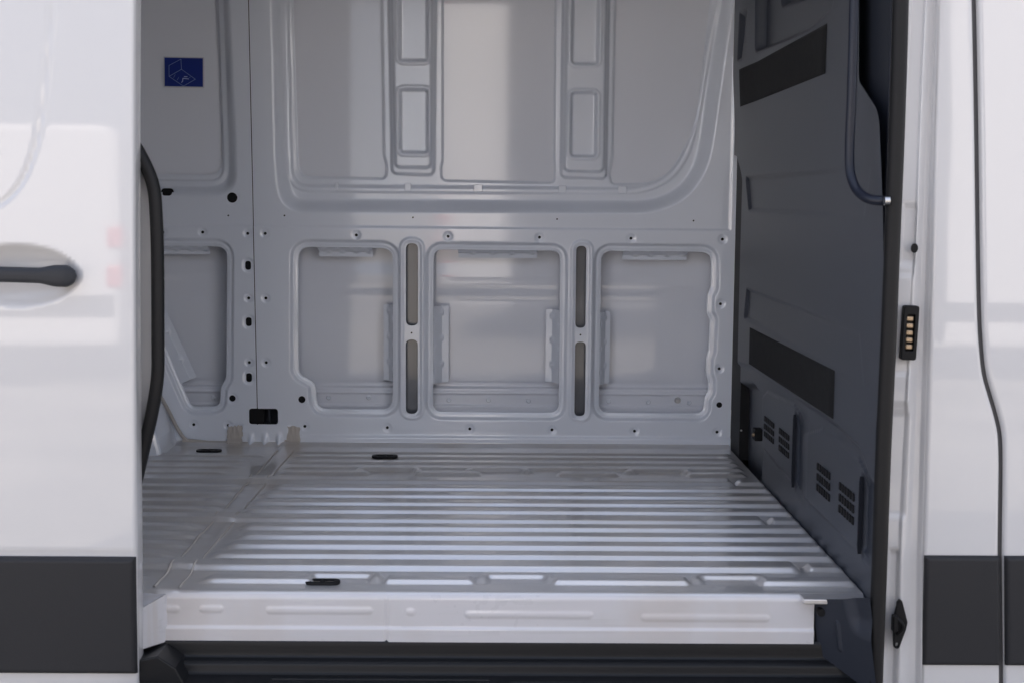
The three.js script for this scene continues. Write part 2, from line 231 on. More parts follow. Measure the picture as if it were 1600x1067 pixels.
function hWallL(x, y) {
  let h = -.002; const d0 = W0(x, y);
  if (d0 < .03) { h -= .036 * ss(.006, -.04, d0); const di = W0in(x, y); if (di < .03) h += .0035 * ss(.004, -.003, di) - .0075 * ss(-.012, -.018, di); const d = P0(x, y); if (d < .03) h -= .003 * ss(.008, .002, d); return h; }
  if (y < .8) {
    h += .0035 * ss(.719, .714, y);
    const d = A0(x, y); if (d < .045) { h -= .0105 * ss(.024, .013, d); h -= .003 * ss(.007, .001, d); }
    h += dimL(x, y);
    for (const o of ovals) { const q = o(x, y); if (q < .03) h -= .003 * ss(.011, .004, q); }
    if (y < .06) h += .012 * ss(.012, -.012, y);
  }
  for (const [a, b, r] of RND) { const q = Math.hypot(x - a, y - b) - r; if (q < .02) h -= .002 * ss(.009, .004, q); }
  return h; }
const cutL = keepAll([P0, A0, RECT, OV2, ...ovals, (x, y) => { let k = 1; for (const [a, b, r] of RND) k = Math.min(k, Math.hypot(x - a, y - b) - r); return k; }]);
const wallL = [sheet(range(-1.9, -1.35, .03, -.79, .0036), range(-.04, 1.46, .0036, 1.95, .03), hWallL, map3, (x, y) => Math.min(cutL(x, y), SEAMX(y) - .002 - x)), rim(A0.pts, WZ - .0145, .0028)];
const innerL = mesh('rear_side_panel', wallL, M.paint, van);
mesh('panel_joint', box(-.83, -.03, WZ - .012, -.78, 1.9, WZ - .009), M.black, innerL);

// holes: dark bores set in the dimples
const bore = (r, d = .012) => { const g = new THREE.CylinderGeometry(r, r, d, 16); g.rotateX(Math.PI / 2); return g; };
const boreG = bore(.0048), dotG = bore(.0028);
function putHole(name, g, x, y, z, parent) { const m = mesh(name, g, M.black, parent); m.position.set(x, y, z); return m; }
for (const [x, y] of holesR) putHole('screw_hole', boreG, x, y, WZ + .0035 - .0022 - .0058, innerR);
for (const [x, y] of dotsR) putHole('screw_hole', dotG, x, y, WZ + (y < .71 ? .0035 : 0) - .0054, innerR);
for (const [x, y] of holesL) putHole('screw_hole', boreG, x, y, WZ + .0015 - .0022 - .0058, innerL);
putHole('screw_hole', dotG, -0.8873,0.7488, WZ - .0074, innerL);
for (const [x, y, r] of [...RND, ...bigR]) { const w = x < SEAMX(y); putHole('access_hole', bore(r + .004, .004), x, y, WZ - .012, w ? innerL : innerR); }
for (const o of [...ovals, OV2]) { const c = o.pts.reduce((a, p) => [a[0] + p[0] / o.pts.length, a[1] + p[1] / o.pts.length], [0, 0]); mesh('access_hole', extr(o.pts.map(([x, y]) => [c[0] + (x - c[0]) * 1.3, c[1] + (y - c[1]) * 1.3]), .003).translate(0, 0, WZ - .014), M.black, innerL); }
// square opening above the gusset, with a pocket behind it
{ const [x0, y0, x1, y1] = [-0.8342,0.0645, -0.7265,0.1246]; mesh('access_hole', [box(x0, y0, WZ - .06, x1, y1, WZ - .056), box(x0, y0, WZ - .06, x0 + .003, y1, WZ - .008), box(x1 - .003, y0, WZ - .06, x1, y1, WZ - .008), box(x0, y0, WZ - .06, x1, y0 + .003, WZ - .008), box(x0, y1 - .003, WZ - .06, x1, y1, WZ - .008), box((x0 + x1) / 2 + .012, y0, WZ - .05, (x0 + x1) / 2 + .018, y1, WZ - .02)], M.bulkDark, innerR); }

// outer skin behind the frames
function hSkin(x, y) { let h = 0; h -= .055 * ss(.80, .70, y);
  if (y < .75) { h += .004 * (ss(.60, .55, y) - ss(.53, .47, y)); }
  h += .0007 * Math.sin(x * 4.1) * ss(.7, .6, y); return h; }
const skin = mesh('outer_skin', sheet(range(-1.95, .8, .02), range(-.05, .45, .03, .62, .004, .72, .02, .82, .006, 1.95, .03), hSkin, (u, v, h) => [u, v, WZ - .052 + h]), M.skin, van);
{ // bottom rail seen through the lower openings
  const prof = (y) => { const t = y; return .012 * ss(.187, .180, t) + .004 * (ss(.172, .169, t) - ss(.163, .160, t)) + .006 * ss(.128, .122, t) + .004 * ss(.108, .104, t); };
  const rail = mesh('bottom_rail', sheet(range(-1.25, .78, .05), range(.06, .20, .0025), (x, y) => prof(y), (u, v, h) => [u, v, WZ - .088 + h]), M.skin, van);
  for (const [x, y] of [[-0.5767,0.1465], [-0.4428,0.1473], [-0.1746,0.1404], [-0.0426,0.1412], [0.0917,0.1399], [0.3603,0.1394], [0.4927,0.1381], [0.6293,0.1368], [-0.9613,0.1441]]) { const g = new THREE.CylinderGeometry(.006, .008, .005, 14); g.rotateX(Math.PI / 2); const m = mesh('spot_weld', g, M.paint, rail); m.position.set(x, y, WZ - .073); }
  const [bx, by] = [0.5907,0.1452]; const g = new THREE.CylinderGeometry(.007, .011, .012, 16); g.rotateX(Math.PI / 2); const m = mesh('bolt', g, M.steel, rail); m.position.set(bx, by, WZ - .068); }
SLOT.forEach((a) => mesh('slot_cavity', ((a) => { const c = a.pts.reduce((q, p) => [q[0] + p[0] / a.pts.length, q[1] + p[1] / a.pts.length], [0, 0]); return extr(a.pts.map(([x, y]) => [x + Math.sign(x - c[0]) * .006, y + Math.sign(y - c[1]) * .006]), .003).translate(0, 0, WZ - .044); })(a), M.cavity, innerR));
// folded brackets that tie the frame to the skin
function bracket(x0, y0, x1, y1, side, parent) { // x0..x1, y0..y1 is what shows; side: towards which the tab leans off the lip; l, r, d
  const zf = WZ - .013, vertical = side !== 'd', len = vertical ? y1 - y0 : x1 - x0, W = vertical ? x1 - x0 : y1 - y0;
  const us = range(0, len, len / 80), vs = range(0, 1, 1 / 30), nb = vertical ? 3 : 4;
  const dent = (u, c) => { const e = (u - c * len) / .009; return Math.exp(-e * e); };
  const g = sheet(us, vs, () => 0, (u, v) => { // lip, oblique web running back, flat land near the skin
    let out, z; const a = .22, w = .60; if (v < a) { out = W * (-.25 + .25 * v / a); z = zf; } else if (v < w) { const t = (v - a) / (w - a); out = W * .52 * t; z = zf - .040 * t; } else { const t = (v - w) / (1 - w); out = W * (.52 + .48 * t); z = zf - .040 - .003 * t; }
    for (let k = 0; k < nb; k++) { z -= .005 * dent(u, (k + .5) / nb) * Math.exp(-Math.pow((v - .24) / .06, 2)); z += .006 * dent(u, (k + .75) / nb) * Math.exp(-Math.pow((v - .62) / .08, 2)); }
    return side === 'l' ? [x1 - out, y0 + u, z] : side === 'r' ? [x0 + out, y0 + u, z] : [x0 + u, y1 - out, z]; });
  return mesh('bracket', g, M.paint, parent); }
bracket(-0.3905,0.2094, -0.3544,0.4599, 'l', innerR);
bracket(-0.2227,0.2041, -0.1751,0.4569, 'r', innerR);
bracket(0.1466,0.2064, 0.1902,0.4468, 'l', innerR);
bracket(0.3252,0.2033, 0.3595,0.4417, 'r', innerR);
bracket(-0.601,0.6165, -0.4245,0.6498, 'd', innerR);
bracket(-0.1443,0.6155, 0.1152,0.6474, 'd', innerR);
bracket(0.3965,0.613, 0.6082,0.6457, 'd', innerR);
bracket(-1.1501,0.6209, -0.9591,0.6502, 'd', innerL);
{ const b = bracket(0, 0, .05, .30, 'r', innerL); b.rotation.z = .42; b.position.set(-1.0564,0.1967, 0); }
// blue sticker with a line drawing of the load space
{ const w = 640, h = 490, c = document.createElement('canvas'); c.width = w; c.height = h; const x = c.getContext('2d');
  x.fillStyle = '#c9ccd4'; x.fillRect(0, 0, w, h); x.fillStyle = '#0e2a80'; x.fillRect(16, 16, w - 34, h - 34);
  x.strokeStyle = '#8fa0cc'; x.lineWidth = 7; const X = (u) => (u - 240) / 980 * w + 2, Y = (v) => (v - 130) / 730 * h; const L = (...p) => { x.beginPath(); p.forEach(([a, b], i) => i ? x.lineTo(X(a), Y(b)) : x.moveTo(X(a), Y(b))); x.stroke(); };
  L([370, 600], [370, 340], [660, 185], [670, 425], [370, 600], [715, 825], [1005, 655], [670, 425]); x.lineWidth = 5; L([480, 630], [520, 550]); L([560, 690], [610, 610]); L([850, 620], [900, 600]);
  x.lineWidth = 12; x.strokeStyle = '#b9c4e2'; L([695, 720], [705, 640], [850, 652]); L([730, 598], [815, 600]); x.lineWidth = 9; L([665, 745], [700, 700]);
  const t = new THREE.CanvasTexture(c); t.colorSpace = THREE.SRGBColorSpace; t.anisotropy = 8;
  const [x0, y0] = [-1.0988,1.1595], [x1, y1] = [-0.9679,1.2574];
  const g = new THREE.BoxGeometry(x1 - x0, y1 - y0, .001); const m = mesh('sticker', g, phys({ map: t, roughness: .35, clearcoat: .4 }), skin, 'blue sticker with a white line drawing'); m.position.set((x0 + x1) / 2, (y0 + y1) / 2, WZ - .0465); m.rotation.z = -.012; }
// gusset and sealant at the foot of the seam
{ const us = range(0, 1, 1 / 90), vs = range(0, 1, 1 / 24), [x0, y1] = [-0.8951,0.0684], [x1, y0] = [-0.6542,-0.0048];
  const g = sheet(us, vs, () => 0, (u, v) => { const x = x0 + (x1 - x0) * u, y = y0 + (y1 - y0) * v; const mid = ss(.16, .22, u) * ss(.86, .80, u); const rib = Math.max(0, Math.cos((u - .5) * Math.PI * 2 * 5.2)); return [x, y, WZ + .006 + mid * .004 + mid * rib * .012 * ss(.75, .1, v) + .02 * ss(.25, 0, v)]; });
  const gus = mesh('gusset', g, M.paint, innerL);
  const strip = (pts, r, n) => mesh('sealant_bead', tube(pts, r), M.seal, gus);
  const bead = (x, y, w, hh) => mesh('sealant_bead', sheet(range(-.15, 1.15, .03), range(-.1, 1.12, .03), () => 0, (u, v) => [x + u * w, y + v * hh, WZ + .0085 + .003 * vnoise(u * 7 + x * 50, v * 2.5) + .016 * ss(.3, 0, v)], (u, v) => Math.min(u + .1 * vnoise(v * 6, x * 40), 1 - u + .12 * vnoise(v * 7 + 9, x * 40) - .04, 1 - v + .12 * vnoise(u * 8, x * 30 + 3) - .06)), M.seal, gus);
  { const [a, b] = [-0.8959,0.0087]; bead(a, b, .045, .055); } { const [a, b] = [-0.7089,0.0013]; bead(a, b, .047, .062); }
  strip([[-1.0453,0.0135,-1.612], [-0.9506,0.0059,-1.61], [-0.8448,0.0032,-1.605], [-0.7183,-0.0015,-1.6], [-0.6345,-0.0031,-1.6]], .008);
  strip([[-1.1258,0.1784,-1.612], [-1.0915,0.1151,-1.612], [-1.0573,0.0453,-1.612], [-1.0301,0.014,-1.61], [-0.9883,0.0078,-1.61]], .006);
  strip([[0.6439,-0.0144,-1.61], [0.7108,-0.0175,-1.606], [0.7604,-0.0182,-1.6]], .006);
  strip([[0.759,0.1266,-1.612], [0.761,0.0415,-1.612], [0.7617,-0.0155,-1.608]], .003); }
// wheel arch at the left
{ const pts = [], top = 18; for (let i = 0; i <= top; i++) { const a = i / top * Math.PI / 2; pts.push([-1.062 - .30 * (1 - Math.cos(a)) - .05 * Math.sin(a), -.01 + .36 * Math.sin(a)]); }
  pts.push([-1.95, .35], [-1.95, -.01]); const g = extr(pts, .20, .012); g.translate(0, 0, -1.612); mesh('wheel_arch', g, M.paint, van); }

// ---------- floor ----------
const ribs = []; // [z, half flat, slope, height, xa, xb]
for (const z of [-.936, -.844, -.751, -.659, -.479, -.392, -.306, -.219]) { ribs.push([z, .016, z < -.6 ? .0075 : .010, z < -.6 ? .0115 : .0125, -.615 + .02 * Math.sin(z * 60), .738]); ribs.push([z + .002, .016, .008, .0105, -2.05, -.742 - .035 * Math.abs(Math.sin(z * 23))]); }
for (const [z, xb, xs] of [[-1.029, .653, .684], [-.566, .651, .687], [-.132, .641, .682]]) { ribs.push([z, .022, .014, .0135, -2.05, xb]); ribs.push([z - .004, .015, .012, .010, xs, .74]); }
for (const [xa, xb] of [[-.62, -.40], [-.245, -.07], [.18, .335], [.56, .71]]) ribs.push([-1.15, .014, .013, .009, xa, xb]);
for (const z of [-1.235, -1.32, -1.405, -1.48]) ribs.push([z, .016, .0085, .0075, -.62, .715]);
for (const z of [-1.15, -1.235, -1.33, -1.42]) ribs.push([z, .012, .016, .0055, -1.4, -.80 - .06 * Math.abs(Math.sin(z * 31))]);
for (const [xa, xb] of [[-.60, -.405], [-.235, -.065], [.12, .39], [.56, .738]]) ribs.push([-.023, .013, .013, .011, xa, xb]);
ribs.push([-.03, .016, .018, .006, -1.4, -.80]);
const rings = []; // arched pockets [x, z, half length, half width]
for (const x of [-.395 + .06, .035, .49]) rings.push([x, -.028, .062, .028]);
for (const x of [-.335, -.01, .47]) rings.push([x, -1.175, .075, .03]);
const rbox = (x, z, cx, cz, hx, hz, r) => { const a = Math.abs(x - cx) - hx + r, b = Math.abs(z - cz) - hz + r; return Math.hypot(Math.max(a, 0), Math.max(b, 0)) + Math.min(Math.max(a, b), 0) - r; };
function hFloor(x, z) {
  let h = 0;
  for (const [rz, w, s, H, xa, xb] of ribs) { const dz = Math.abs(z - rz) - w; if (dz > s || x < xa - .06 || x > xb + .075) continue;
    const e = xa > -1 && xa < -.5 ? .045 : .012, dx = Math.max(xa - x, 0) / e * s, dxb = Math.max(x - xb, 0) / (xa < -2 && xb < -.5 || xa > -1.5 && xb < -.7 ? .07 : .018) * s; const d = Math.hypot(Math.max(dz, 0), Math.max(dx, dxb)); h = Math.max(h, H * (1 - ss(0, s, d))); }
  for (const [cx, cz, hx, hz] of rings) { if (Math.abs(x - cx) > .12 || Math.abs(z - cz) > .08) continue; const d = Math.abs(rbox(x, z, cx, cz, hx + .012, hz + .004, .022)); const t = (1 - ss(.006, .018, d)) * ss(.024, .0, z - cz); h = Math.max(h, .010 * t); }
  const ds = x + .69; h += .0022 * ss(.028, .020, Math.abs(ds)) * (1) + .0012 * ss(.02, -.02, ds);
  
  if (z > .03) h -= .012 * ss(.036, .056, z) ** 2; if (z < -1.56) h += .012 * ss(-1.57, -1.62, z);
  return h; }
const floor = mesh('load_floor', sheet(range(-2.05, -1.1, .02, .752, .0065), range(-1.625, .056, .0025), hFloor, (u, v, h) => [u, h, v], (x, z) => Math.min(x < -.66 ? 1 - Math.max(0, (z - .03)) * 0 : 1, 1), true), M.floor, van);
// sealed lap joint on the floor
{ const line = (dx, r) => { const p = []; for (let i = 0; i <= 30; i++) { const z = -1.5 + 1.53 * i / 30; p.push([-.69 + dx + .001 * Math.sin(z * 13 + dx * 90), hFloor(-.69 + dx, z) + .0006, z]); } return tube(p, r, false, 160, 6); };
  mesh('sealant_bead', [line(-.026, .0032), line(.024, .0022)], M.seal, floor); }
function lashing(x, z, s) { const h = Math.max(...[-.024, -.016, -.008, 0, .008, .016, .024].map((d) => hFloor(x, z + d))) + .0005, g = []; const o = new THREE.Shape(rrect(-.048 * s, -.022 * s, .048 * s, .022 * s, .021 * s).map(([a, b]) => new THREE.Vector2(a, b)));
  o.holes.push(new THREE.Path(rrect(-.036 * s, -.0125 * s, .036 * s, .0125 * s, .012 * s).map(([a, b]) => new THREE.Vector2(a, b)))); const e = new THREE.ExtrudeGeometry(o, { depth: .003, bevelEnabled: true, bevelSize: .002, bevelThickness: .002, bevelSegments: 3 }); e.rotateX(-Math.PI / 2); g.push(e);
  g.push(box(-.005, 0, -.014 * s, .005, .007, .014 * s, .002));
  const m = mesh('lashing_ring', g, M.black, floor); m.position.set(x, h, z); const q = mesh('lashing_base', box(-.032 * s, 0, -.009 * s, .032 * s, .0022, .009 * s, .001), M.tan, floor); q.position.set(x, h, z);
  return m; }
{ let [x, z] = [-0.3729,-0.0106]; lashing(x, z, .72); [x, z] = [-0.3615,-1.3775]; lashing(x, z, .8); [x, z] = [-0.9327,-1.4888]; lashing(x, z, .8); }

// ---------- sill, step and end trims ----------
const SX0 = -.70;
const emb = [[-0.4783,-0.033], [-0.2636,-0.0346], [-0.6151,-0.031], [-0.5704,-0.0321], [-0.6874,-0.0314], [-0.6598,-0.0326], [-0.1911,-0.0356], [-0.1753,-0.0355], [-0.0698,-0.039], [0.1891,-0.0418], [0.2936,-0.0426], [0.5544,-0.0481]];
function hSill(x, y) { let h = 0; for (let i = 0; i < emb.length; i += 2) { const d = rbox(x, y, (emb[i][0] + emb[i + 1][0]) / 2, (emb[i][1] + emb[i + 1][1]) / 2, Math.abs(emb[i + 1][0] - emb[i][0]) / 2, .0055, .005); if (d < .02) h += .0015 * ss(.004, -.003, d); }
  const sx = [-0.232,-0.048][0]; const d = Math.abs(x - sx); h -= .0025 * ss(.003, .0005, d); h += .001 * ss(0, .004, x - sx); h += .004 * ss(-.066, -.072, y); h -= .008 * ss(-.01, .008, y); return h; }
const sill = mesh('door_sill', sheet(range(SX0 + .012, [0.6483,-0.0435][0], .0035), range(-.098, .0, .0022), hSill, (u, v, h) => [u, v - .004, .058 + h]), M.sill, van);
{ // corner of the sill that turns out at the left
  const x0 = SX0 + .0125, us = range(0, 1, .05), vs = range(-.10, .0, .005);
  mesh('sill_corner', [sheet(us, vs, () => 0, (u, v) => [x0 + .004 - .056 * u , v - .004 - .022 * u * (1 + v / .1), .0575 + .075 * u + .006 * ss(-.012, 0, v) * 0]), sheet(range(0, 1, .1), range(0, 1, .1), () => 0, (u, v) => [x0 + .004 - .056 * v - .25 * u, -.0045 - .022 * v, .045 + .088 * v])], M.sill, sill);
}
const stepProf = [[.060, -.098], [.064, -.104], [.066, -.130], [.070, -.134], [.086, -.136], [.092, -.140], [.095, -.156], [.10, -.160], [.22, -.162], [.30, -.163], [.36, -.166], [.375, -.18], [.378, -.30]];
function loftX(prof, xs) { const pts = []; for (let i = 0; i + 1 < prof.length; i++) for (let k = 0; k < 4; k++) pts.push([prof[i][0] + (prof[i + 1][0] - prof[i][0]) * k / 4, prof[i][1] + (prof[i + 1][1] - prof[i][1]) * k / 4]); pts.push(prof[prof.length - 1]);
  const vs = pts.map((_, i) => i / 40); return sheet(xs, vs, () => 0, (u, v) => { const p = pts[Math.round(v * 40)]; return [u, p[1], p[0]]; }, null, true); }
const step = mesh('step_tread', loftX(stepProf, range(-.76, .74, .05)), M.step, van);
for (const [xa, xb, z] of [[-.46, -.02, .125], [.02, .55, .14], [-.5, .6, .175]]) mesh('tread_rib', box(xa, -.163, z - .004, xb, -.157, z + .004, .0025), M.step, step);
// left end of the step: a slanted moulded cheek
{ const c = [[-0.6309,-0.0949,0.066], [-0.7078,-0.081,0.16], [-0.6941,-0.1887,0.22], [-0.6757,-0.1448,0.09]];
  mesh('step_cheek', extr(rpoly([[-.80, -.30], [-.628, -.166, .004], [-.648, -.130, .004], [-.683, -.106, .004], [-.745, -.120, .004], [-.80, -.14, .004]]), .075, .003).translate(0, 0, .068), M.step, step); }
// right end: dark moulded panel under the floor lip
{ const P = (u, v, z) => 0; const A = [0.6475,-0.0095,0.055], B = [0.7236,0.0256,0.17], C = [0.6589,-0.1235,0.055], D = [0.7535,-0.1753,0.17];
  const us = range(0, 1, .02), vs = range(0, 1, .02);
  const h = (u, v) => .004 * ss(.02, .0, Math.abs(u - .42) - .02) * (v > .3 && v < .72 ? 1 : 0) - .014 * ss(.55, .75, u - v * .2) * ss(.45, .2, v);
  const trim = mesh('step_end_trim', sheet(us, vs, h, (u, v, hh) => { const t = [0, 1, 2].map((q) => (A[q] * (1 - u) + B[q] * u) * (1 - v) + (C[q] * (1 - u) + D[q] * u) * v); return [t[0] - hh * .7, t[1], t[2] + hh * .7]; }), M.bulkDark, van);
  const [bx, by, bz] = [0.6587,-0.0312,0.072]; const g = new THREE.CylinderGeometry(.008, .010, .012, 16); g.rotateX(Math.PI / 2); const m = mesh('bolt', g, M.black, trim); m.position.set(bx, by, bz);
  mesh('floor_lip', box([0.6197,-0.0165][0], -.012, .03, .75, -.001, .085, .003), M.floor, floor); }

// ---------- bulkhead ----------
const BX = .745;
const upCurve = sdf(rpoly([[-0.1925,1.7651], [-0.1011,1.0551,.03], [0.0622,0.9809,.08], [0.1182,0.7871,0], [0.1737,0.4542], [.5, .5], [.5, 2]]), .12);
const recL = sdf(rpoly([[-1.8503,0.1834], [-1.2344,0.2666,.02], [-1.0612,0.2455,.02], [-1.0417,0.104], [-1.0737,-0.0147], [-2, -.2]]), .06);
const lowEdge = sdf(rpoly([[-1.8624,0.2666], [-1.2,0.3171,.03], [-0.2175,0.3143,.05], [0.0114,0.2985,.06], [0.1003,0.2472,.1], [0.2174,0.2469], [.5, -.5], [-2, -.5]]), .08);
const scoops = [[[-0.6258,0.1808][0], .15, [-0.628,0.0841][1], [-0.5926,0.2687][1]], [[0.0161,0.1647][0], .14, [0.0192,0.0813][1], [0.0286,0.2416][1]]];
const plates = [rpoly([[-1.0801,0.2427], [-0.999,0.2729], [-0.648,0.2896,.02], [-0.5864,0.2778,.01], [-0.5843,0.2619], [-0.6327,0.2325], [-0.6388,0.1069], [-0.5902,0.084], [-1.0612,0.106]]), rpoly([[-0.5504,0.2271], [-0.3468,0.2779,.02], [-0.0206,0.2722,.02], [0.0318,0.2556,.01], [0.0393,0.2357], [0.01,0.212], [0.013,0.0906], [0.0498,0.0773], [-0.5304,0.0774]])].map((p) => sdf(p, .03));
const pan = [sdf(rpoly([[-1.3841,0.8799,.01], [0.0202,0.8739,.01], [-0.0153,0.7757,.01], [-1.3167,0.781,.01]]), .04), sdf(rpoly([[-1.3151,0.5415,.01], [-0.0192,0.5364,.01], [0.0291,0.4293,.01], [-1.3457,0.4512,.01]]), .04)];
const topRec = [sdf(rpoly([[-1.3314,1.773,.03], [-1.2781,1.2437,.03], [-0.598,1.2222,.03], [-0.3452,1.2476,.03], [-0.3969,1.5518,.03]]), .05), sdf(rpoly([[-1.1063,1.7198,.03], [-1.0729,1.3444,.03], [-0.7261,1.321,.03], [-0.4597,1.5666,.03]]), .05), sdf(rpoly([[-1.5241,1.2447,.01], [-1.5108,1.3904,.01], [-1.3903,1.3833,.01], [-1.4569,1.2437,.01]]), .05)];
function hBulk(z, y) { let h = 0;
  
  h -= .03 * ss(.006, -.02, recL(z, y));
  h -= .010 * ss(.005, -.009, lowEdge(z, y));
  for (const [ze, L, yb, yt] of scoops) { if (z < ze - .01 || z > ze + L || y < yb - .03 || y > yt + .03) continue; h -= .009 * ss(ze - .003, ze + .003, z) * (1 - lin(ze, ze + L, z)) * ss(yb - .02, yb + .01, y + (z - ze) * .1) * ss(yt + .015, yt - .01, y); }
  for (let i = 0; i < 2; i++) { const d = pan[i](z, y); if (d < .04) h -= .009 * ss(.003, -.005, d) * ss(.15, -.9, z); }
  for (let i = 0; i < 3; i++) { const d = topRec[i](z, y); if (d < .05) h -= [.030, .022, .016][i] * ss(.004, -.016, d); }
  h += .012 * ss(1.0, 1.25, y) * ss(-1.2, -1.5, z) ;
  for (const p of plates) { const d = p(z, y); if (d < .03) h += .0045 * ss(.003, -.003, d); }
  h += .002 * Math.sin(y * 3) ;
  return h; }
const bulk = mesh('bulkhead', sheet(range(-1.615, .19, .0055), range(-.03, 1.4, .0055, 1.95, .03), hBulk, (u, v, h) => [BX - h, v, u], (z, y) => { const ed = y > .95 ? -1.60 : -1.44 - .16 * ss(.86, 1.0, y); return Math.min(z - ed, upCurve(z, y) + .002, .155 - z); }, true), M.bulk, van);
for (const [ze, L, yb, yt] of scoops) mesh('vent_gap', extr(rpoly([[-ze + .003, yb + .012], [-ze + .003, yt - .014], [-ze - .0045, yt], [-ze - .0045, yb - .004]]), .007).rotateY(Math.PI / 2).translate(BX - .0008, 0, 0), M.gap, bulk);
mesh('bulkhead_cove', box(.775, .55, -.45, .80, 1.95, .02, .006), M.bulkDark, bulk);
mesh('pillar_lining', box(.80, -.4, -.01, .829, 1.95, .045, .004), M.bulkDark, bulk);
mesh('bulkhead_backing', box(.83, -.2, -1.66, .86, 1.95, .05), M.bulkDark, bulk);
mesh('edge_strip', box(.757, -.01, -1.618, .80, .95, -1.45), M.black, bulk);
for (const v of [[0.7334,0.6208,-1.45], [0.737,0.3916,-1.45], [0.7445,0.0861,-1.45]]) { const m = mesh('rivet', new THREE.SphereGeometry(.0035, 10, 8), M.steel, bulk); m.position.set(.762, v[1], -1.449); }
// felt strips
function felt(z0, y0, z1, y1) { const g = sheet(range(z0, z1, .02), range(y0, y1, .004), (z, y) => .0035 * ss(0, .006, Math.min(z - z0, z1 - z, y - y0, y1 - y)), (u, v, h) => [BX - hBulk(u, v) - h - .0005, v, u], null, true); return mesh('felt_strip', g, M.felt, bulk, 'black felt pad strip'); }
felt(-1.49, 1.100, -.396, 1.214); felt(-1.245, .323, -.211, .432);
// ventilation slots
function slots(u0, v0, u1, v1, hh) { const g = []; void hh; const z0 = u0, z1 = u1; for (let r = 0; r < 3; r++) for (let c = 0; c < 6; c++) { const p = (z1 - z0) / 6, zc = z0 + (c + .5) * p, H = (v0 - v1), yc = v0 - (r + .5) * H / 3; g.push(box(-.0035, yc - H * .115, zc - p * .30, .0009, yc + H * .115, zc + p * .30, .002).translate(BX - hBulk(zc, yc), 0, 0)); } mesh('vent_slots', g, M.black, bulk); }
slots(-1.0178,0.206, -0.8773,0.1415); slots(-0.8133,0.2072, -0.6819,0.1385); slots(-0.3749,0.1981, -0.2429,0.1234); slots(-0.1645,0.1959, -0.0321,0.1203);
{ const g = [box(-.004, -.018, -.022, .02, .018, .022, .004)]; const m = mesh('latch', g, M.black, bulk); const p = [0.765,0.1109,-1.2376]; m.position.set(p[0], p[1], p[2]); const s = mesh('bolt', new THREE.SphereGeometry(.006, 12, 8), M.brass, bulk); s.position.set(p[0] - .006, p[1], p[2] + .01); }
// grab handle
{ const p = [[0.69,1.7206,0.0166], [0.69,1.4496,0.0324], [0.69,1.1999,0.0549], [0.69,1.0132,0.0596], [0.69,0.9129,0.0578], [0.692,0.8598,0.0643], [0.7,0.8268,0.089], [0.715,0.8105,0.1196], [0.735,0.8069,0.1379], [0.75,0.8064,0.1289]];
  const h = mesh('grab_handle', tube(p, .0098, false, 140, 16), M.tube, van);
  const q = [0.735,0.8069,0.1554]; const n = new THREE.CylinderGeometry(.009, .009, .010, 6); n.rotateZ(Math.PI / 2); const b = mesh('bolt', n, M.steel, h); b.position.set(q[0] + .002, q[1], q[2] + .012); }

// ---------- door opening, right side ----------
{ const p = [[0.7479,1.6537,0.15], [0.7545,1.1866,0.15], [0.7561,0.9462,0.15], [0.7552,0.7011,0.15], [0.7549,0.5391,0.15], [0.7526,0.3242,0.15], [0.753,0.0666,0.15], [0.7531,-0.1524,0.15], [0.7549,-0.276,0.15]];
  mesh('door_seal', tube(p, .0155, false, 120, 14), M.rubber, van); }
const edgeJ = [[1.75, .838], [1.195, .846], [.6, .851], [.093, .858], [-.14, .866], [-.5, .875]];
const interp = (t, y) => { for (let i = 0; i + 1 < t.length; i++) if (y <= t[i][0] && y >= t[i + 1][0]) { const k = (y - t[i + 1][0]) / (t[i][0] - t[i + 1][0]); return t[i + 1][1] + (t[i][1] - t[i + 1][1]) * k; } return y > t[0][0] ? t[0][1] : t[t.length - 1][1]; };
const jin = (y) => interp([[1.9, .80], [1.19, .79], [.6, .773], [.1, .757], [-.5, .745]], y);
const jr = (x0, y0, x1, y1) => [x0, y0, x1, y1];
function hJamb(s, y) { // s 0 at the seal, 1 at the outer edge
  let h = 0; const wob = .02 * Math.sin(y * 7);
  h -= .006 * ss(.02, .12, s) * ss(.62, .50, s + wob) ; h -= .010 * ss(.58, .78, s) * ss(1.0, .86, s);
  const pocket = (a, b, s0, s1, d) => { h += d * ss(a - .006, a + .008, y) * ss(b + .006, b - .008, y) * ss(s0 - .04, s0 + .06, s) * ss(s1 + .04, s1 - .06, s); };
  pocket(.40, .465, .15, .66, .006); pocket(.17, .385, .18, .64, -.006); pocket(-.3, .10, .30, .52, -.009); pocket(.68, .80, .2, .6, -.005); pocket(.47, .66, .02, .6, .003);
  return h; }
const jambPos = (s, y) => { const x0 = jin(y), x1 = interp(edgeJ, y); return [x0 + (x1 - x0) * s, .085 + .005 * ss(.9, 1, s)]; };
const jamb = mesh('door_pillar', sheet(range(0, 1, .012), range(-.5, 1.4, .006, 1.9, .05), hJamb, (s, y, h) => { const [x, z] = jambPos(s, y); return [x - h * .5, y, z + h - .004 * (1 - s)]; }), M.white, van);
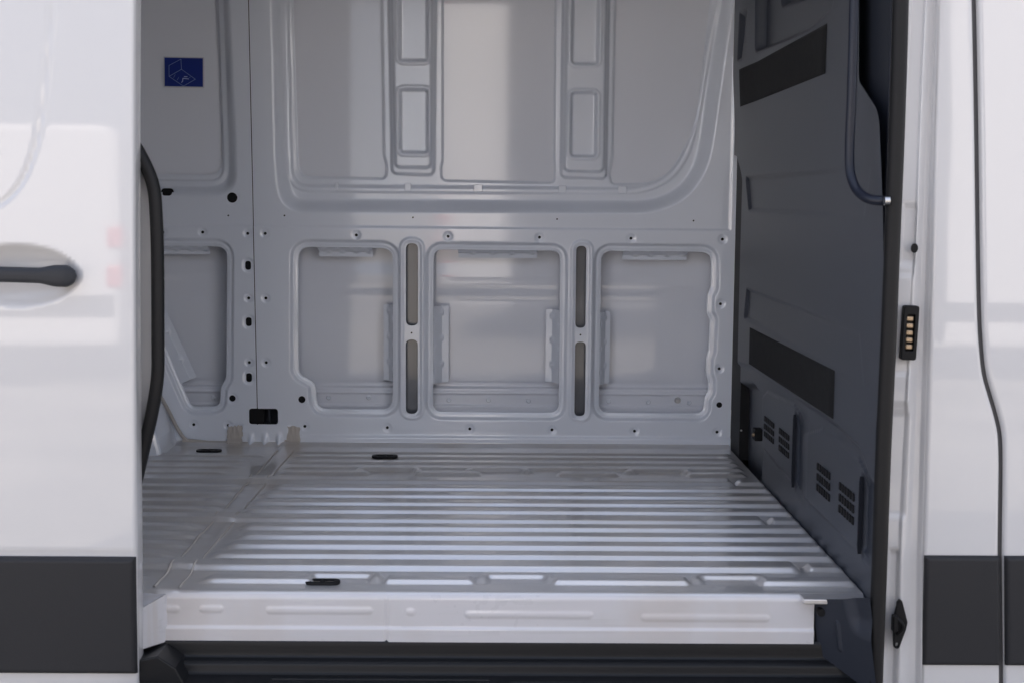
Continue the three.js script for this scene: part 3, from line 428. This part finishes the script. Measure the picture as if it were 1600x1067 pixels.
{ const [cx, cy] = [0.8129,0.5465]; const hw = .0155, hh = .054; const fr = extr(rrect(-hw, -hh, hw, hh, .006), .012, .002, [rrect(-.008, -.036, .008, .036, .003)]); const back = box(-.012, -.045, .001, .012, .045, .003);
  const c = mesh('contact_plate', [fr, back], M.black, jamb); c.position.set(cx, cy, .085); c.rotation.z = -.03;
  for (let k = 0; k < 5; k++) { const m = mesh('contact_pin', new RoundedBoxGeometry(.015, .0105, .008, 2, .003), M.brass, jamb); m.position.set(cx - .0005, cy + .028 - k * .014, .0925); m.rotation.z = -.03; }
  const scr = new THREE.CylinderGeometry(.004, .004, .003, 12); scr.rotateX(Math.PI / 2);
  const [hx, hy] = [0.8178,0.7143]; const o = new THREE.CylinderGeometry(.0075, .0075, .004, 20); o.rotateX(Math.PI / 2); o.scale(.9, 1.25, 1); putHole('access_hole', o, hx, hy, .0885, jamb);
  const [sx, sy] = [0.8128,-0.0497]; const plate = extr(rpoly([[-.001, .052, .006], [.006, .050, .006], [.019, .004, .008], [.016, -.012, .008], [.003, -.052, .006], [-.007, -.050, .006], [-.009, -.02, .004], [-.012, 0], [-.006, .03, .004]]), .006, .0015, [rrect(-.002, .038, .004, .047, .003), rrect(-.004, -.047, .002, -.038, .003)]);
  const st = mesh('striker', [plate, box(-.015, -.012, .004, -.004, .022, .022, .003), tube([[-.006, .016, .018], [.004, .004, .022], [.004, -.008, .018], [-.002, -.018, .010]], .004)], M.black, jamb); st.position.set(sx, sy, .087); }

// ---------- outside skin, right ----------
const seamPts = [[0.8926,1.6713], [0.9193,1.1953], [0.9502,0.5991], [0.9573,0.5226], [0.9662,0.4649], [0.9782,0.4264], [0.9914,0.3877], [1.0021,0.3489], [1.0065,0.31], [1.0162,0.0936], [1.0318,-0.1358], [1.0442,-0.3501]];
const seamX = (() => { const t = seamPts.map((p) => [p[1], p[0]]); const c = new THREE.CatmullRomCurve3(t.map(([y, x]) => new THREE.Vector3(x, y, 0)), false, 'centripetal'); const q = c.getPoints(240).map((p) => [p.y, p.x]); return (y) => interp(q, y); })();
const barrel = (y) => -.03 * (y - .5) * (y - .5);
const ripple = (x, y) => .0011 * (fbm(x * 1.6 + 30, y * 2.6 + 11, 2) - .5);
const GAP = .0044;
const edgeFold = (d) => -.010 * (1 - Math.sqrt(Math.max(0, 1 - Math.pow(1 - Math.min(1, Math.max(0, d) / .009), 2))));
function skinR(a0, a1) { return (s, y) => { const x0 = a0(y), x1 = a1(y), x = x0 + (x1 - x0) * s; return [x, y, .10 + barrel(y) + ripple(x, y) + edgeFold(x - x0) + edgeFold(x1 - x)]; }; }
const sR = range(0, .015, .002, .09, .006, .91, .05, .985, .006, 1, .002), yR = range(-.62 + .22, 1.4, .012, 1.9, .05);
const side = mesh('body_side', sheet(sR, yR, () => 0, skinR((y) => interp(edgeJ, y), (y) => seamX(y) - GAP), null), M.white, van);
const fd = mesh('front_door', sheet(sR, yR, () => 0, skinR((y) => seamX(y) + GAP, () => 2.1)), M.white, van);
mesh('seam_gap', sheet(range(-.02, .02, .02), yR, () => 0, (u, y) => [seamX(y) + u, y, .086 + barrel(y)]), M.seam, side);
function trimR(a0, a1, y0, y1, z, parent) { const yy = range(y0, y0 + .02, .002, y1 - .02, .02, y1, .002); const f = (d) => .012 * Math.sqrt(Math.max(0, 1 - Math.pow(1 - Math.min(1, Math.max(0, d) / .009), 2)));
  return mesh('trim_strip', sheet(range(0, .012, .002, .06, .006, .94, .05, .988, .006, 1, .002), yy, () => 0, (s, y) => { const x0 = a0(y), x1 = a1(y), x = x0 + (x1 - x0) * s; return [x, y, z + barrel(y) - .003 + .004 * ss(y0, y1, y) + Math.min(f(x - x0), f(x1 - x), f(y - y0), f(y1 - y))]; }), M.trim, parent); }
trimR((y) => interp(edgeJ, y) + .0005, (y) => seamX(y) - .005, -.137, .0955, .10, side);
trimR((y) => seamX(y) + .005, () => 2.1, -.137, .0955, .10, fd);

// ---------- sliding door, left ----------
const DZ = .17, DE = (y) => interp([[1.9, -.688], [1.172, -.697], [.103, -.714], [-.136, -.719], [-.5, -.724]], y);
const recess = [-0.9306,0.6521], swage = [[-0.8289,1.632], [-0.8536,1.1702], [-0.8639,1.0639], [-0.8766,0.9565], [-0.8932,0.8844], [-0.9217,0.8239], [-0.9568,0.7909], [-1.0309,0.7564]];
const swS = (x, y) => { let d = 1; for (let i = 0; i + 1 < swS.q.length; i++) { const [ax, ay] = swS.q[i], [bx, by] = swS.q[i + 1]; const ex = bx - ax, ey = by - ay; let t = ((x - ax) * ex + (y - ay) * ey) / (ex * ex + ey * ey); t = Math.max(0, Math.min(1, t)); const dx = x - ax - ex * t, dy = y - ay - ey * t, q = Math.hypot(dx, dy); if (q < Math.abs(d)) d = (ex * dy - ey * dx) > 0 ? -q : q; } return d; };
swS.q = new THREE.CatmullRomCurve3(swage.map(([x, y]) => new THREE.Vector3(x, y, 0)), false, 'centripetal').getPoints(60).map((p) => [p.x, p.y]);
function hDoor(x, y) { let h = barrel(y) + ripple(x, y); const rx = (x - recess[0]) / .118, ry = (y - recess[1]) / .058, q = rx * rx + ry * ry; if (q < 1.1) h -= .034 * Math.pow(Math.max(0, 1 - q), .8);
  if (y > .55) { const d = swS(x, y); const w = Math.exp(-d * d / .000016); h -= .0042 * w + .0025 * ss(-.008, .008, d) * ss(.55, .75, y); }
  h -= .0025 * ss(.118, .106, y); return h; }
const dS = range(0, .012, .0015, .05, .004, .62, .006, 1, .06);
const sd = mesh('sliding_door', sheet(dS, range(-.40, 1.4, .0055, 1.9, .05), () => 0, (s, y) => { const x1 = DE(y), x = x1 - (x1 + 2.0) * s; return [x, y, DZ + hDoor(x, y) + edgeFold(x1 - x)]; }, null, true), M.white, van);
mesh('door_edge', sheet(range(0, 1, .25), range(-.40, 1.9, .05), () => 0, (s, y) => [DE(y) - .004 * s * s, y, DZ - .009 + barrel(y) - .05 * s]), M.white, sd);
{ const y0 = -.1375, y1 = .1025; const yy = range(y0, y0 + .02, .002, y1 - .02, .02, y1, .002); const f = (d) => .014 * Math.sqrt(Math.max(0, 1 - Math.pow(1 - Math.min(1, Math.max(0, d) / .010), 2)));
  mesh('trim_strip', sheet(range(0, .02, .002, .06, .01, 1.25, .1), yy, () => 0, (s, y) => { const x = DE(y) - .001 - s; return [x, y, DZ + barrel(y) - .004 + .004 * ss(y0, y1, y) + Math.min(f(s), f(y - y0), f(y1 - y))]; }, null, true), M.trim, sd); }
{ // handle: a tapered bar with a broad round end
  const [hx, hy] = [-0.8106,0.6528]; const us = range(0, .30, .004), vs = range(0, 1, 1 / 28);
  const wid = (u) => (.0148 + .0062 * ss(.075, .035, u) ) * Math.pow(Math.min(1, u / .018), .42) + 1e-4, thick = (u) => .013 * Math.pow(Math.min(1, u / .02), .4) + 1e-4;
  const g = sheet(us, vs, () => 0, (u, v) => { const a = v * Math.PI * 2, c = Math.cos(a), s = Math.sin(a), pw = (t) => Math.sign(t) * Math.pow(Math.abs(t), .7); return [hx - u, hy + .003 * ss(.0, .2, u) + wid(u) * pw(s), .186 + thick(u) * pw(c)]; });
  mesh('door_handle', g, M.handle, sd);
  mesh('handle_mount', box(hx - .05, hy - .017, .14, hx - .012, hy + .012, .18, .006), M.handle, sd); }
{ // inner door frame and the rubber seal round it
  const c = [[-0.7908,1.0356,0.095], [-0.7648,0.9806,0.095], [-0.7349,0.9291,0.095], [-0.7073,0.8823,0.095], [-0.6859,0.829,0.095], [-0.6803,0.7641,0.095], [-0.6817,0.5368,0.095], [-0.6848,0.4448,0.095], [-0.6977,0.3726,0.095], [-0.7144,0.3053,0.095], [-0.7312,0.2376,0.095], [-0.7481,0.1682,0.095]];
  mesh('door_seal', tube(c, .0128, false, 120, 14), M.rubber, sd);
  const cur = new THREE.CatmullRomCurve3(c.map(V3), false, 'centripetal').getPoints(60).map((p) => [p.x, p.y]); const poly = [...cur, [-1.0, cur[cur.length - 1][1]], [-1.0, cur[0][1]]];
  const fr = extr(poly, .02, .004); fr.translate(0, 0, .055); mesh('inner_door_frame', fr, M.white, sd);
  const o = new THREE.CylinderGeometry(.004, .004, .004, 12); o.rotateX(Math.PI / 2); const [ox, oy] = [-0.7313,0.5657]; putHole('screw_hole', o, ox, oy, .079, sd);
  const [qx, qy] = [-0.7338,-0.0668]; mesh('rubber_buffer', box(qx - .03, qy - .006, .09, qx + .004, qy + .004, .11, .003), M.rubber, sd); }

// ---------- the rest of the van, mostly out of view ----------
mesh('roof', box(-2.3, 1.92, -1.74, 1.6, 1.97, .09, .02), M.paint, van);
mesh('roof_rail', [box(-2.3, 1.68, -.02, .80, 1.92, .06, .01)], M.white, van);
mesh('rear_door', box(-2.32, -.30, -1.72, -2.26, 1.92, .06, .02), M.white, van);
mesh('rear_body_side', box(-2.28, -.35, .0, -.80, 1.92, .045, .01), M.white, van);
mesh('far_body_side', box(-2.3, -.35, -1.745, 2.0, 1.92, -1.735), M.white, van);
mesh('underbody', box(-2.25, -.12, -1.72, 1.9, -.03, .0), M.trim, van);
mesh('cab', [box(.90, -.35, -1.73, 2.1, 1.1, .03, .05), box(.90, 1.0, -1.70, 1.65, 1.92, .0, .08)], M.white, van);
for (const wx of [-1.75]) { const w = new THREE.CylinderGeometry(.34, .34, .24, 32); w.rotateX(Math.PI / 2); w.translate(wx, -.28, -.10); mesh('wheel', w, M.rubber, van); }

renderer.render(scene, camera);
